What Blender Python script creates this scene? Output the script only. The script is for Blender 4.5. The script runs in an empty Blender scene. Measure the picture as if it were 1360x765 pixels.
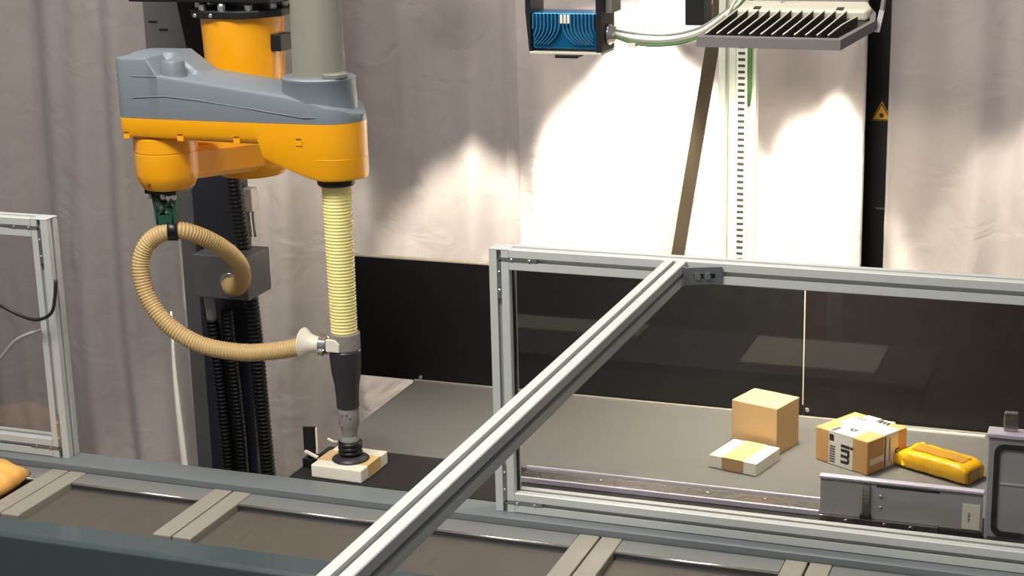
import bpy, bmesh, math, random
from mathutils import Vector, Matrix
random.seed(7)
SC = bpy.context.scene
COL = SC.collection

# ------------------------------------------------------------------ camera, world, lights, exposure
CAM_F, CAM_YAW, CAM_PITCH, CAM_ROLL = 2256.6, 0.3597, 0.2645, -0.0251
CAM_POS = Vector((1.2671, -3.2342, 1.4449))
def make_camera():
    cd = bpy.data.cameras.new('camera'); co = bpy.data.objects.new('camera', cd); COL.objects.link(co)
    f = Vector((-math.sin(CAM_YAW)*math.cos(CAM_PITCH), math.cos(CAM_YAW)*math.cos(CAM_PITCH), -math.sin(CAM_PITCH)))
    r = Vector((math.cos(CAM_YAW), math.sin(CAM_YAW), 0)); u = r.cross(f)
    r2 = math.cos(CAM_ROLL)*r + math.sin(CAM_ROLL)*u; u2 = -math.sin(CAM_ROLL)*r + math.cos(CAM_ROLL)*u
    m = Matrix((( r2.x, u2.x, -f.x, CAM_POS.x), (r2.y, u2.y, -f.y, CAM_POS.y), (r2.z, u2.z, -f.z, CAM_POS.z), (0, 0, 0, 1)))
    co.matrix_world = m
    cd.sensor_width = 36; cd.lens = CAM_F/1360*36; cd.clip_start = 0.05; cd.clip_end = 50
    SC.camera = co
make_camera()

w = bpy.data.worlds.new('hall'); SC.world = w; w.use_nodes = True
w.node_tree.nodes['Background'].inputs['Color'].default_value = (0.98, 0.94, 0.95, 1)
w.node_tree.nodes['Background'].inputs['Strength'].default_value = 0.17

def area_light(name, loc, target, sx, sy, power, color, spread=180):
    ld = bpy.data.lights.new(name, 'AREA'); ld.shape = 'RECTANGLE'; ld.size = sx; ld.size_y = sy
    ld.energy = power; ld.color = color; ld.spread = math.radians(spread)
    lo = bpy.data.objects.new(name, ld); COL.objects.link(lo); lo.location = loc
    lo.rotation_euler = (Vector(target) - Vector(loc)).to_track_quat('-Z', 'Y').to_euler()
    return lo
# hall luminaires high above the cell
area_light('hall_light', (-0.5, -1.6, 2.8), (0.0, -0.1, 0), 2.0, 0.5, 66, (1, 0.96, 0.9))
area_light('hall_light', (-0.6, 0.15, 2.9), (-0.6, 0.1, 0), 2.4, 0.3, 30, (1, 0.95, 0.86))

SC.view_settings.view_transform = 'Standard'; SC.view_settings.look = 'None'
SC.view_settings.gamma = 1.0; SC.view_settings.use_curve_mapping = False
SC.view_settings.exposure = 0.58

# ------------------------------------------------------------------ materials
def srgb(c):
    return tuple(((v/255)/12.92 if v/255 <= 0.04045 else ((v/255+0.055)/1.055)**2.4) for v in c) + (1,)
MATS = {}
def mat(name, col, rough=0.5, metal=0.0, var=0.12, scale=40, bump=0.0, coat=0.0, stretch=(1, 1, 1), trans=0.0, sss=0.0):
    """Principled material whose colour and roughness drift with object-space noise."""
    m = bpy.data.materials.new(name); m.use_nodes = True; nt = m.node_tree; N = nt.nodes; L = nt.links
    b = N['Principled BSDF']; b.inputs['Metallic'].default_value = metal; b.inputs['Roughness'].default_value = rough
    tc = N.new('ShaderNodeTexCoord'); mp = N.new('ShaderNodeMapping'); mp.inputs['Scale'].default_value = stretch
    L.new(tc.outputs['Object'], mp.inputs['Vector'])
    nz = N.new('ShaderNodeTexNoise'); nz.inputs['Scale'].default_value = scale; nz.inputs['Detail'].default_value = 4
    L.new(mp.outputs['Vector'], nz.inputs['Vector'])
    c = srgb(col)
    mx = N.new('ShaderNodeMix'); mx.data_type = 'RGBA'
    mx.inputs[6].default_value = tuple(max(0, v*(1-var)) for v in c[:3]) + (1,)
    mx.inputs[7].default_value = tuple(min(1, v*(1+var)) for v in c[:3]) + (1,)
    L.new(nz.outputs['Fac'], mx.inputs[0]); L.new(mx.outputs[2], b.inputs['Base Color'])
    mr = N.new('ShaderNodeMapRange'); mr.inputs['To Min'].default_value = max(0.03, rough*0.85); mr.inputs['To Max'].default_value = min(1, rough*1.15)
    L.new(nz.outputs['Fac'], mr.inputs['Value']); L.new(mr.outputs['Result'], b.inputs['Roughness'])
    if bump:
        bp = N.new('ShaderNodeBump'); bp.inputs['Strength'].default_value = bump; bp.inputs['Distance'].default_value = 0.002
        L.new(nz.outputs['Fac'], bp.inputs['Height']); L.new(bp.outputs['Normal'], b.inputs['Normal'])
    if coat: b.inputs['Coat Weight'].default_value = coat; b.inputs['Coat Roughness'].default_value = 0.12
    if trans: b.inputs['Transmission Weight'].default_value = trans
    if sss:
        b.inputs['Subsurface Weight'].default_value = sss; b.inputs['Subsurface Radius'].default_value = (0.03, 0.025, 0.012)
    MATS[name] = m; return m
def emit(name, col, strength):
    m = bpy.data.materials.new(name); m.use_nodes = True; nt = m.node_tree
    b = nt.nodes['Principled BSDF']; b.inputs['Base Color'].default_value = srgb(col)
    b.inputs['Emission Color'].default_value = srgb(col); b.inputs['Emission Strength'].default_value = strength
    MATS[name] = m; return m
def pane_mat(name, tint, ior=1.45):
    m = bpy.data.materials.new(name); m.use_nodes = True; nt = m.node_tree; N = nt.nodes; L = nt.links
    N.remove(N['Principled BSDF']); out = N['Material Output']
    t = N.new('ShaderNodeBsdfTransparent'); t.inputs['Color'].default_value = tint
    g = N.new('ShaderNodeBsdfGlossy'); g.inputs['Roughness'].default_value = 0.02
    fr = N.new('ShaderNodeFresnel'); 
    ge = N.new('ShaderNodeNewGeometry'); mr = N.new('ShaderNodeMapRange')
    mr.inputs['To Min'].default_value = ior; mr.inputs['To Max'].default_value = 1/ior   # thin sheet: the same index from either side
    L.new(ge.outputs['Backfacing'], mr.inputs['Value']); L.new(mr.outputs['Result'], fr.inputs['IOR'])
    mx = N.new('ShaderNodeMixShader'); L.new(fr.outputs['Fac'], mx.inputs['Fac'])
    L.new(t.outputs[0], mx.inputs[1]); L.new(g.outputs[0], mx.inputs[2]); L.new(mx.outputs[0], out.inputs['Surface'])
    MATS[name] = m; return m

mat('aluminium', (200, 203, 200), 0.42, 0.1, 0.05, 60, stretch=(1, 1, 1))
mat('aluminium_post', (196, 202, 188), 0.45, 0.1, 0.05, 60)
mat('zinc', (150, 158, 158), 0.35, 0.8, 0.15, 200)
mat('steel', (165, 160, 155), 0.28, 0.95, 0.1, 60, stretch=(1, 20, 20))
mat('bolt_steel', (205, 203, 198), 0.25, 0.9, 0.1, 100)
mat('lavender_steel', (206, 200, 214), 0.35, 0.2, 0.06, 60)
mat('robot_yellow', (246, 170, 12), 0.33, 0, 0.05, 14, coat=0.25)
mat('robot_grey', (112, 121, 128), 0.42, 0, 0.05, 14)
mat('cover_grey', (122, 122, 112), 0.45, 0, 0.05, 14)
mat('dark_notch', (110, 66, 6), 0.6, 0, 0.1, 60)
mat('black_metal', (24, 24, 27), 0.45, 0.2, 0.2, 40)
mat('mast_paint', (42, 44, 54), 0.45, 0.1, 0.12, 20)
mat('mast_edge', (92, 90, 92), 0.5, 0.1, 0.12, 20)
mat('black_rubber', (14, 14, 15), 0.35, 0, 0.25, 80)
mat('black_panel', (6, 5, 6), 0.55, 0, 0.2, 30)
mat('reflection_tint_panel', (17, 9, 9), 0.5, 0, 0.2, 30)  # black board; its brown tint imitates reflections in the pane
mat('panel_edge', (190, 180, 160), 0.5, 0, 0.1, 30)
mat('black_mat', (27, 24, 23), 0.8, 0, 0.5, 900, bump=0.6)
mat('belt_grey', (104, 102, 98), 0.55, 0, 0.07, 25, stretch=(1, 14, 1))
mat('carrier_belt', (84, 79, 71), 0.5, 0, 0.15, 18, stretch=(5, 1, 1))
mat('carrier_bar', (150, 145, 134), 0.4, 0.1, 0.08, 30)
mat('carrier_lip', (126, 127, 127), 0.35, 0.2, 0.08, 30)
mat('ledge_paint', (118, 124, 126), 0.4, 0.1, 0.07, 25)
mat('teal_paint', (66, 80, 83), 0.22, 0.0, 0.08, 20, coat=0.4)
mat('cardboard', (206, 172, 122), 0.75, 0, 0.06, 60, stretch=(1, 1, 6))
mat('cardboard_warm', (201, 154, 96), 0.75, 0, 0.06, 60, stretch=(1, 1, 6))
mat('carton_white', (238, 232, 214), 0.6, 0, 0.03, 40)
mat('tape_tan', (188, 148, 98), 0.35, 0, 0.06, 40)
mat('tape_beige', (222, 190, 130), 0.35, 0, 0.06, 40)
mat('tape_white', (226, 220, 208), 0.3, 0, 0.05, 80)
mat('print_black', (30, 28, 30), 0.5, 0, 0.1, 80)
mat('print_grey', (96, 92, 94), 0.5, 0, 0.1, 80)
mat('bag_yellow', (226, 170, 20), 0.3, 0, 0.18, 30, bump=0.4)
mat('bag_brown', (176, 128, 44), 0.35, 0, 0.1, 40)
mat('parcel_amber', (226, 168, 84), 0.5, 0, 0.2, 14)
mat('hose_tan', (203, 172, 118), 0.45, 0, 0.06, 60)
mat('bellows_cream', (253, 238, 160), 0.4, 0, 0.03, 40, sss=0.25)
mat('white_plastic', (236, 228, 212), 0.4, 0, 0.03, 40)
mat('grey_plastic', (138, 134, 128), 0.45, 0, 0.05, 40)
mat('tool_dark', (48, 45, 50), 0.4, 0, 0.1, 40)
mat('green_print', (28, 74, 58), 0.5, 0, 0.15, 120)
mat('cable_grey', (150, 152, 146), 0.45, 0, 0.05, 40)
mat('cable_white', (222, 222, 214), 0.45, 0, 0.05, 40)
mat('cable_green', (74, 118, 62), 0.45, 0, 0.05, 40)
mat('cable_black', (20, 22, 20), 0.45, 0, 0.1, 40)
mat('box_grey', (98, 98, 100), 0.45, 0.1, 0.06, 30)
mat('flood_beige', (205, 200, 182), 0.45, 0.1, 0.04, 30)
mat('flood_rim', (128, 124, 124), 0.45, 0.2, 0.05, 30)
mat('flood_dark', (58, 54, 48), 0.6, 0.1, 0.1, 30)
mat('blue_anodised', (16, 110, 160), 0.3, 0.6, 0.1, 60)
mat('blue_edge', (96, 172, 206), 0.25, 0.7, 0.1, 60)
mat('duct_grey', (206, 208, 196), 0.5, 0, 0.03, 40)
mat('duct_slot', (50, 50, 46), 0.7, 0, 0.1, 40)
mat('brace_bronze', (104, 92, 76), 0.35, 0.8, 0.12, 30, stretch=(1, 1, 0.2))
mat('warning_yellow', (236, 170, 40), 0.5, 0, 0.05, 30)
mat('paper_label', (226, 220, 200), 0.6, 0, 0.03, 60)
mat('floor_concrete', (96, 92, 90), 0.7, 0, 0.2, 4)
mat('wall_dark', (30, 28, 30), 0.8, 0, 0.1, 6)
mat('gasket', (26, 25, 28), 0.6, 0, 0.1, 40)
mat('panel_grey', (158, 157, 156), 0.45, 0.0, 0.06, 30)
mat('table_grey', (150, 146, 140), 0.5, 0, 0.08, 10)
emit('lamp_face', (255, 244, 220), 6.0)
pane_mat('clear_pane', (0.93, 0.93, 0.93, 1))

def curtain_mat():
    m = bpy.data.materials.new('curtain_cloth'); m.use_nodes = True; nt = m.node_tree; N = nt.nodes; L = nt.links
    b = N['Principled BSDF']; b.inputs['Roughness'].default_value = 0.85
    b.inputs['Sheen Weight'].default_value = 0.15
    tc = N.new('ShaderNodeTexCoord')
    n1 = N.new('ShaderNodeTexNoise'); n1.inputs['Scale'].default_value = 5; n1.inputs['Detail'].default_value = 5
    L.new(tc.outputs['Object'], n1.inputs['Vector'])
    mx = N.new('ShaderNodeMix'); mx.data_type = 'RGBA'; mx.inputs[6].default_value = srgb((150, 142, 140)); mx.inputs[7].default_value = srgb((164, 156, 153))
    L.new(n1.outputs['Fac'], mx.inputs[0]); L.new(mx.outputs[2], b.inputs['Base Color'])
    # fine weave and soft creases
    n2 = N.new('ShaderNodeTexNoise'); n2.inputs['Scale'].default_value = 9; n2.inputs['Detail'].default_value = 3; n2.inputs['Distortion'].default_value = 1.2
    L.new(tc.outputs['Object'], n2.inputs['Vector'])
    b2 = N.new('ShaderNodeBump'); b2.inputs['Strength'].default_value = 0.25; b2.inputs['Distance'].default_value = 0.02
    L.new(n2.outputs['Fac'], b2.inputs['Height']); L.new(b2.outputs['Normal'], b.inputs['Normal'])
    MATS['curtain_cloth'] = m
curtain_mat()

# ------------------------------------------------------------------ mesh helpers
class MB:
    def __init__(s): s.v = []; s.f = []; s.sm = []
    def add(s, verts, faces, smooth=False):
        o = len(s.v); s.v += [tuple(p) for p in verts]; s.f += [tuple(i+o for i in f) for f in faces]; s.sm += [smooth]*len(faces); return s
    def box(s, x0, x1, y0, y1, z0, z1):
        return s.add([(x0,y0,z0),(x1,y0,z0),(x1,y1,z0),(x0,y1,z0),(x0,y0,z1),(x1,y0,z1),(x1,y1,z1),(x0,y1,z1)],
                     [(0,3,2,1),(4,5,6,7),(0,1,5,4),(1,2,6,5),(2,3,7,6),(3,0,4,7)])
    def prism(s, poly, axis, a0, a1, smooth=False):
        """extrude a 2-D polygon along axis 'X','Y','Z' (poly in the other two axes, in order)"""
        n = len(poly)
        def P(q, a): return {'X': (a, q[0], q[1]), 'Y': (q[0], a, q[1]), 'Z': (q[0], q[1], a)}[axis]
        vs = [P(q, a0) for q in poly] + [P(q, a1) for q in poly]
        fs = [(i, (i+1) % n, n+(i+1) % n, n+i) for i in range(n)]
        o = len(s.v); s.add(vs, fs, smooth); s.add([], [])
        s.f += [tuple(o+i for i in reversed(range(n))), tuple(o+n+i for i in range(n))]; s.sm += [False, False]
        return s
    def lathe(s, prof, c, n=32, axis='Z', smooth=True, sy=1.0, caps=True):
        """prof: list of (radius, height) from one end to the other"""
        vs = []
        for r, h in prof:
            for k in range(n):
                a = 2*math.pi*k/n; x, y = r*math.cos(a), r*math.sin(a)*sy
                vs.append({'Z': (c[0]+x, c[1]+y, c[2]+h), 'X': (c[0]+h, c[1]+x, c[2]+y), 'Y': (c[0]+x, c[1]+h, c[2]+y)}[axis])
        fs = []
        for i in range(len(prof)-1):
            for k in range(n):
                k2 = (k+1) % n; fs.append((i*n+k, i*n+k2, (i+1)*n+k2, (i+1)*n+k))
        o = len(s.v); s.add(vs, fs, smooth)
        if caps:
            s.f += [tuple(o+k for k in reversed(range(n))), tuple(o+(len(prof)-1)*n+k for k in range(n))]; s.sm += [False, False]
        return s
    def tube(s, pts, r, n=12, smooth=True, caps=True):
        pts = [Vector(p) for p in pts]; m = len(pts); rs = r if isinstance(r, (list, tuple)) else [r]*m
        T = [(pts[min(i+1, m-1)]-pts[max(i-1, 0)]).normalized() for i in range(m)]
        up = Vector((0, 0, 1)) if abs(T[0].z) < 0.9 else Vector((1, 0, 0))
        a = T[0].cross(up).normalized(); vs = []
        for i in range(m):
            a = (a - T[i]*a.dot(T[i])).normalized(); b = T[i].cross(a)
            for k in range(n):
                t = 2*math.pi*k/n; vs.append(pts[i] + (a*math.cos(t)+b*math.sin(t))*rs[i])
        fs = [(i*n+k, i*n+(k+1) % n, (i+1)*n+(k+1) % n, (i+1)*n+k) for i in range(m-1) for k in range(n)]
        o = len(s.v); s.add(vs, fs, smooth)
        if caps: s.f += [tuple(o+k for k in reversed(range(n))), tuple(o+(m-1)*n+k for k in range(n))]; s.sm += [False, False]
        return s
    def bar(s, p0, p1, w, h, up=(0, 0, 1)):
        p0, p1 = Vector(p0), Vector(p1); t = (p1-p0).normalized(); up = Vector(up); a = t.cross(up).normalized(); b = a.cross(t)
        vs = [p + a*sx*w/2 + b*sy*h/2 for p in (p0, p1) for sx, sy in ((-1,-1),(1,-1),(1,1),(-1,1))]
        return s.add(vs, [(3,2,1,0),(4,5,6,7),(0,1,5,4),(1,2,6,5),(2,3,7,6),(3,0,4,7)])
    def rot(s, ang, c, axis='Z'):
        M = Matrix.Translation(Vector(c)) @ Matrix.Rotation(ang, 4, axis) @ Matrix.Translation(-Vector(c))
        s.v = [tuple(M @ Vector(p)) for p in s.v]; return s
    def build(s, name, mt, parent=None, bevel=0.0, seg=2):
        off = Vector((0, 0, 0)); q = parent
        while q is not None: off += q.location; q = q.parent
        me = bpy.data.meshes.new(name); me.from_pydata([tuple(Vector(p)-off) for p in s.v], [], s.f); me.update()
        bm = bmesh.new(); bm.from_mesh(me)
        for f, t in zip(bm.faces, s.sm): f.smooth = t
        bmesh.ops.recalc_face_normals(bm, faces=bm.faces)
        if bevel:
            es = [e for e in bm.edges if len(e.link_faces) == 2 and e.calc_face_angle(0) > 0.5]
            bmesh.ops.bevel(bm, geom=es, offset=bevel, segments=seg, profile=0.5, affect='EDGES', clamp_overlap=True)
        bm.to_mesh(me); bm.free()
        me.materials.append(MATS[mt])
        o = bpy.data.objects.new(name, me); COL.objects.link(o)
        if parent is not None: o.parent = parent
        return o

def tag(o, label, cat, group=None):
    o['label'] = label; o['category'] = cat
    if group: o['group'] = group
    return o
def thing(name, label, cat, loc=(0, 0, 0), group=None):
    o = bpy.data.objects.new(name, None); o.empty_display_size = 0.05; COL.objects.link(o); o.location = loc
    return tag(o, label, cat, group)
def plabel(o, label): o['label'] = label; return o
def struct(o): o['kind'] = 'structure'; return o
def spline(pts, step):
    """Catmull-Rom through pts, resampled at even arc length"""
    P = [Vector(p) for p in pts]; P = [P[0]*2-P[1]] + P + [P[-1]*2-P[-2]]; out = []
    for i in range(1, len(P)-2):
        for k in range(40):
            t = k/40; a, b, c, d = P[i-1], P[i], P[i+1], P[i+2]
            out.append(0.5*((2*b) + (c-a)*t + (2*a-5*b+4*c-d)*t*t + (3*b-a-3*c+d)*t*t*t))
    out.append(P[-2]); res = [out[0]]; acc = 0
    for i in range(1, len(out)):
        seg = (out[i]-out[i-1]).length; pos = 0
        while acc + (seg-pos) >= step:
            pos += step-acc; acc = 0; res.append(out[i-1].lerp(out[i], pos/seg))
        acc += seg-pos
    return res
def corrugated(pts, r, pitch, depth, n=14, per=4):
    path = spline(pts, pitch/per); rs = [r - depth*(0.5-0.5*math.cos(2*math.pi*i/per)) for i in range(len(path))]
    return MB().tube(path, rs, n)
def bolt(mb, c, r, h, axis='Z', n=8):
    mb.lathe([(r, 0), (r, h*0.75), (r*0.75, h)], c, n, axis, smooth=False); return mb

PW = 0.045   # aluminium profile width
FH = 0.5924  # fence panel height
def slot_poly(cx, cy, sx=True, sy=True):
    """cross-section of a slotted 45 mm extrusion, centred at cx,cy"""
    h, s, d, b, n, c2 = PW/2, 0.005, 0.0132, 0.0015, 0.0045, 0.0085   # T-slot: narrow mouth, wider cavity
    side = [(-h+b, -h), (-s, -h), (-s, -h+n), (-c2, -h+n), (-c2, -h+d), (c2, -h+d), (c2, -h+n), (s, -h+n), (s, -h), (h-b, -h)]
    pts = []
    for k in range(4):
        c, q = [(1, 0), (0, 1), (-1, 0), (0, -1)][k]
        pts += [(cx + x*c - y*q, cy + x*q + y*c) for x, y in side]
    return pts

# ------------------------------------------------------------------ setting
FLOOR = -0.86
struct(MB().add([(-6,-7,FLOOR),(6,-7,FLOOR),(6,2.4,FLOOR),(-6,2.4,FLOOR)], [(0,1,2,3)]).build('floor', 'floor_concrete'))
struct(MB().box(-6, 6, 2.3, 2.4, FLOOR, 3.2).build('wall_back', 'wall_dark'))

def curtain(x0, x1, y, label, seed, amp, freq, lean=0.0, top=1.75):
    rnd = random.Random(seed); nx = int((x1-x0)/0.008)+2; nz = 70
    ph = [rnd.uniform(0, 6.28) for _ in range(6)]; vs = []
    cre = [(rnd.uniform(x0, x1), rnd.uniform(-0.3, 1.0), rnd.uniform(-0.8, 0.8), rnd.uniform(0.03, 0.09)) for _ in range(int(10*(x1-x0))+4)]
    for j in range(nz):
        z = FLOOR + 0.012 + (top-FLOOR-0.012)*j/(nz-1); t = (top-z)/(top-FLOOR)
        for i in range(nx):
            u = i/(nx-1); x = x0 + (x1-x0)*u
            xx = x + 0.03*math.sin(2.1*z+ph[0])*t + lean*z
            f = math.sin(xx*freq+ph[1]) + 0.55*math.sin(xx*freq*1.73+ph[2]+0.5*z) + 0.35*math.sin(xx*freq*3.1+ph[3]-0.7*z)
            f = math.copysign(abs(f/1.5)**0.8, f)
            d = amp*(0.5+0.8*t)*f
            for cx, cz, sl, wd in cre:
                dx = (x-cx) - sl*(z-cz); dz = z-cz
                if abs(dx) < 0.06 and abs(dz) < 0.12:
                    d -= 0.007*math.exp(-(dx/0.012)**2-(dz/wd)**2)
            vs.append((x, y+d, z))
    fs = [(j*nx+i, j*nx+i+1, (j+1)*nx+i+1, (j+1)*nx+i) for j in range(nz-1) for i in range(nx-1)]
    o = MB().add(vs, fs, True).build('curtain', 'curtain_cloth')
    md = o.modifiers.new('cloth_thickness', 'SOLIDIFY'); md.thickness = 0.003
    return tag(o, label, 'curtain', 'curtains around the cell')
curtain(-2.95, -1.55, 1.50, 'grey cloth curtain hanging at far left behind the small framed pane', 3, 0.05, 15)
curtain(-1.62, -0.30, 1.335, 'grey cloth curtain hanging behind the yellow robot and its mast', 11, 0.055, 13)
curtain(-0.375, 0.60, 1.20, 'brightly lit curtain hanging behind the slotted upright post', 21, 0.045, 12, 0.01)
curtain(0.645, 2.1, 1.25, 'right-hand grey curtain beyond the black gap', 33, 0.045, 13)

# black column in the gap between the curtains, with a warning triangle
t = thing('black_column', 'black steel column showing through the gap between two curtains', 'column', (0.63, 1.36, FLOOR))
MB().box(0.55, 0.70, 1.33, 1.39, FLOOR, 1.6).build('post', 'black_metal', t, 0.003)
MB().box(0.612, 0.636, 1.324, 1.33, 0.422, 0.426).build('metal_mark', 'steel', t)
tag(MB().prism([(0.592, 0.665), (0.648, 0.665), (0.62, 0.717)], 'Y', 1.322, 1.3295).build('warning_sign', 'warning_yellow'),
    'small yellow triangular warning sign on the black column', 'sign')
ws = bpy.data.objects['warning_sign']
def tri_ring(cx, cz, r0, r1, y0, y1):
    a = [(cx+r*math.sin(k*2*math.pi/3), cz+r*math.cos(k*2*math.pi/3)) for r in (r0, r1) for k in range(3)]
    m = MB(); vs = [(p[0], y, p[1]) for y in (y0, y1) for p in a]
    m.add(vs, [(k, (k+1) % 3, 3+(k+1) % 3, 3+k) for k in range(3)] + [(6+k, 6+(k+1) % 3, 9+(k+1) % 3, 9+k) for k in range(3)]); return m
tri_ring(0.62, 0.682, 0.0262, 0.031, 1.3205, 1.3215).build('border', 'print_black', ws)
MB().lathe([(0.006, 0), (0.006, 0.001)], (0.62, 1.3205, 0.68), 12, 'Y').build('symbol', 'print_black', ws)

# ------------------------------------------------------------------ conveyor behind the fence
BX0, BX1, BY0, BY1 = -0.546, 1.75, 0.26, 0.79
t = thing('belt_conveyor', 'wide grey belt conveyor carrying parcels behind the clear pane', 'conveyor', (0.6, 0.52, FLOOR))
m = MB()
prof = [(BX0+0.02*(1-math.cos(a)), -0.02+0.02*math.sin(a)) for a in [math.pi/2*k/4 for k in range(5)]]
m.prism([(BX0, -0.04), (BX0, -0.02), (BX0+0.006, -0.006), (BX0+0.02, 0), (BX1-0.02, 0), (BX1, -0.02), (BX1, -0.04)], 'Y', BY0, BY1-0.012)
m.v = [(p[0], p[1], p[2]) for p in m.v]; m.build('belt', 'belt_grey', t)
MB().box(BX0+0.01, BX1, BY1-0.012, BY1, -0.12, 0.004).build('rear_rail', 'carrier_bar', t, 0.001)
MB().box(BX0+0.02, BX1-0.02, BY0+0.01, BY1-0.012, -0.12, -0.041).build('bed', 'black_metal', t)
for lx in (-0.45, 0.6, 1.65):
    for ly in (0.3, 0.72): MB().box(lx-0.025, lx+0.025, ly-0.025, ly+0.025, FLOOR, -0.12).build('leg', 'aluminium', t, 0.002)
MB().box(0.70, 0.755, 0.772, 0.786, 0.0042, 0.012).build('tape_strip', 'flood_beige', t, 0.003)
MB().box(0.78, 0.97, 0.765, 0.772, 0.0, 0.004).build('seam_strip', 'carton_white', t)

t = thing('pick_table', 'black textured table strip under the picked white parcel', 'table', (-0.25, 0.15, FLOOR))
MB().box(-0.535, 0.69, 0.05, 0.258, -0.03, -0.0005).build('mat', 'black_mat', t, 0.002)
for lx in (-0.45, 0.6):
    MB().box(lx-0.02, lx+0.02, 0.1, 0.14, FLOOR, -0.03).build('leg', 'aluminium', t, 0.002)

t = thing('steel_guide', 'low steel guide strip along the front of the belt', 'guide', (0.33, 0.22, 0))
MB().box(-0.015, 0.676, 0.178, 0.256, 0.0, 0.003).build('plate', 'steel', t)
MB().box(-0.02, 0.678, 0.254, 0.259, 0.0, 0.008).build('rear_lip', 'lavender_steel', t, 0.001)
MB().box(-0.015, 0.678, 0.172, 0.179, 0.0, 0.012).build('front_lip', 'lavender_steel', t, 0.001)
for x in (0.17, 0.42, 0.55):
    b = MB(); bolt(b, (x, 0.225, 0.003), 0.005, 0.003); b.build('bolt', 'bolt_steel', t)

# taller steel guard at the right
t = thing('side_guard', 'grey steel side guard with label in front of the yellow bag', 'guard', (0.85, 0.16, 0))
GY = 0.16
MB().box(0.682, 1.018, GY, GY+0.004, 0.0, 0.098).build('plate', 'panel_grey', t)
MB().box(0.68, 1.02, GY-0.006, GY+0.012, 0.095, 0.101).build('top_lip', 'lavender_steel', t, 0.0015)
MB().box(0.682, 0.93, GY-0.012, GY, 0.0, 0.014).build('foot_strip', 'steel', t, 0.001)
MB().box(0.93, 1.018, GY-0.01, GY, 0.0, 0.012).build('foot_block', 'gasket', t, 0.001)
MB().box(0.772, 0.787, GY-0.008, GY, 0.012, 0.09).build('upright_bar', 'steel', t, 0.001)
MB().box(0.768, 0.791, GY-0.012, GY-0.001, 0.0145, 0.022).build('bar_foot', 'black_metal', t)
for x, z in ((0.81, 0.04), (0.81, 0.066), (0.74, 0.007), (0.82, 0.008), (0.875, 0.007)):
    b = MB(); bolt(b, (x, GY-0.012 if z < 0.012 else GY, z), 0.004, -0.003, 'Y'); b.build('bolt', 'bolt_steel', t)
MB().box(0.80, 0.93, GY-0.0012, GY, 0.086, 0.09).build('dark_slot', 'gasket', t)  # narrow dark strip below the top lip
lb = MB().box(0.977, 1.013, GY-0.0015, GY, 0.014, 0.07).build('label_plate', 'paper_label', t); plabel(lb, 'small cream paper label')
for k in range(5): MB().box(0.989, 0.992+0.002*(k % 2), GY-0.0021, GY-0.0015, 0.030+k*0.0045, 0.0325+k*0.0045).build('print_line', 'print_grey', lb)

# framed unit at the right edge
t = thing('framed_hatch', 'grey panel with black rounded gasket at the right end of the belt', 'hatch', (1.2, 0.16, 0))
MB().box(1.023, 1.40, GY-0.01, GY+0.02, 0.0, 0.225).build('panel', 'panel_grey', t, 0.003)
MB().box(1.020, 1.40, GY-0.016, GY+0.03, 0.2255, 0.234).build('top_rail', 'lavender_steel', t, 0.0015)
def rounded(x0, x1, z0, z1, r, n=6):
    pts = []
    for cx, cz, a0 in ((x1-r, z1-r, 0), (x0+r, z1-r, 90), (x0+r, z0+r, 180), (x1-r, z0+r, 270)):
        pts += [(cx+r*math.cos(math.radians(a0+90*k/n)), cz+r*math.sin(math.radians(a0+90*k/n))) for k in range(n+1)]
    return pts
po, pi = rounded(1.036, 1.385, 0.012, 0.212, 0.02), rounded(1.046, 1.375, 0.022, 0.202, 0.014)
n = len(po); m = MB()
m.add([(p[0], y, p[1]) for y in (GY-0.015, GY-0.0095) for P in (po, pi) for p in P],
      [(k, (k+1) % n, n+(k+1) % n, n+k) for k in range(n)] + [(k, (k+1) % n, 2*n+(k+1) % n, 2*n+k) for k in range(n)] + [(n+k, n+(k+1) % n, 3*n+(k+1) % n, 3*n+k) for k in range(n)])
m.build('gasket', 'gasket', t)
MB().box(1.03, 1.40, GY-0.03, GY-0.016, 0.0, 0.011).build('foot_block', 'gasket', t, 0.001)
MB().box(1.05, 1.37, GY-0.0125, GY-0.0102, 0.125, 0.129).build('rib', 'lavender_steel', t)
tag(MB().box(1.050, 1.078, 0.165, 0.178, 0.2342, 0.275).build('metal_tab', 'steel', None, 0.003), 'short upright metal tab standing on the framed hatch', 'tab')

# black panels behind the belt
def back_panel(x0, x1, label, mt):
    o = thing('back_panel', label, 'panel', ((x0+x1)/2, 0.805, 0.0), 'black boards behind the belt')
    MB().box(x0, x1, 0.796, 0.814, -0.002, 0.336).build('board', mt, o, 0.001)
    MB().box(x0, x1, 0.795, 0.815, 0.3362, 0.3395).build('top_edge', 'panel_edge', o)
    for x in (x0+0.2, x1-0.05): MB().box(x, x+0.03, 0.815, 0.822, FLOOR, 0.05).build('support', 'black_metal', o)
    return o
p1 = back_panel(-0.735, 0.5215, 'black board behind the robot tool, left of the pale joint line', 'black_panel')
p2 = back_panel(0.5245, 1.75, 'black board behind the parcels, right of the pale joint line', 'reflection_tint_panel')
MB().box(0.5215, 0.5245, 0.7955, 0.81, 0.03, 0.336).build('joint_strip', 'panel_edge', p2)
b = MB(); bolt(b, (0.535, 0.796, 0.018), 0.006, -0.004, 'Y'); b.build('bolt', 'bolt_steel', p2)
b = MB(); bolt(b, (-0.52, 0.796, 0.008), 0.006, -0.004, 'Y'); b.build('bolt', 'bolt_steel', p1)

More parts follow.
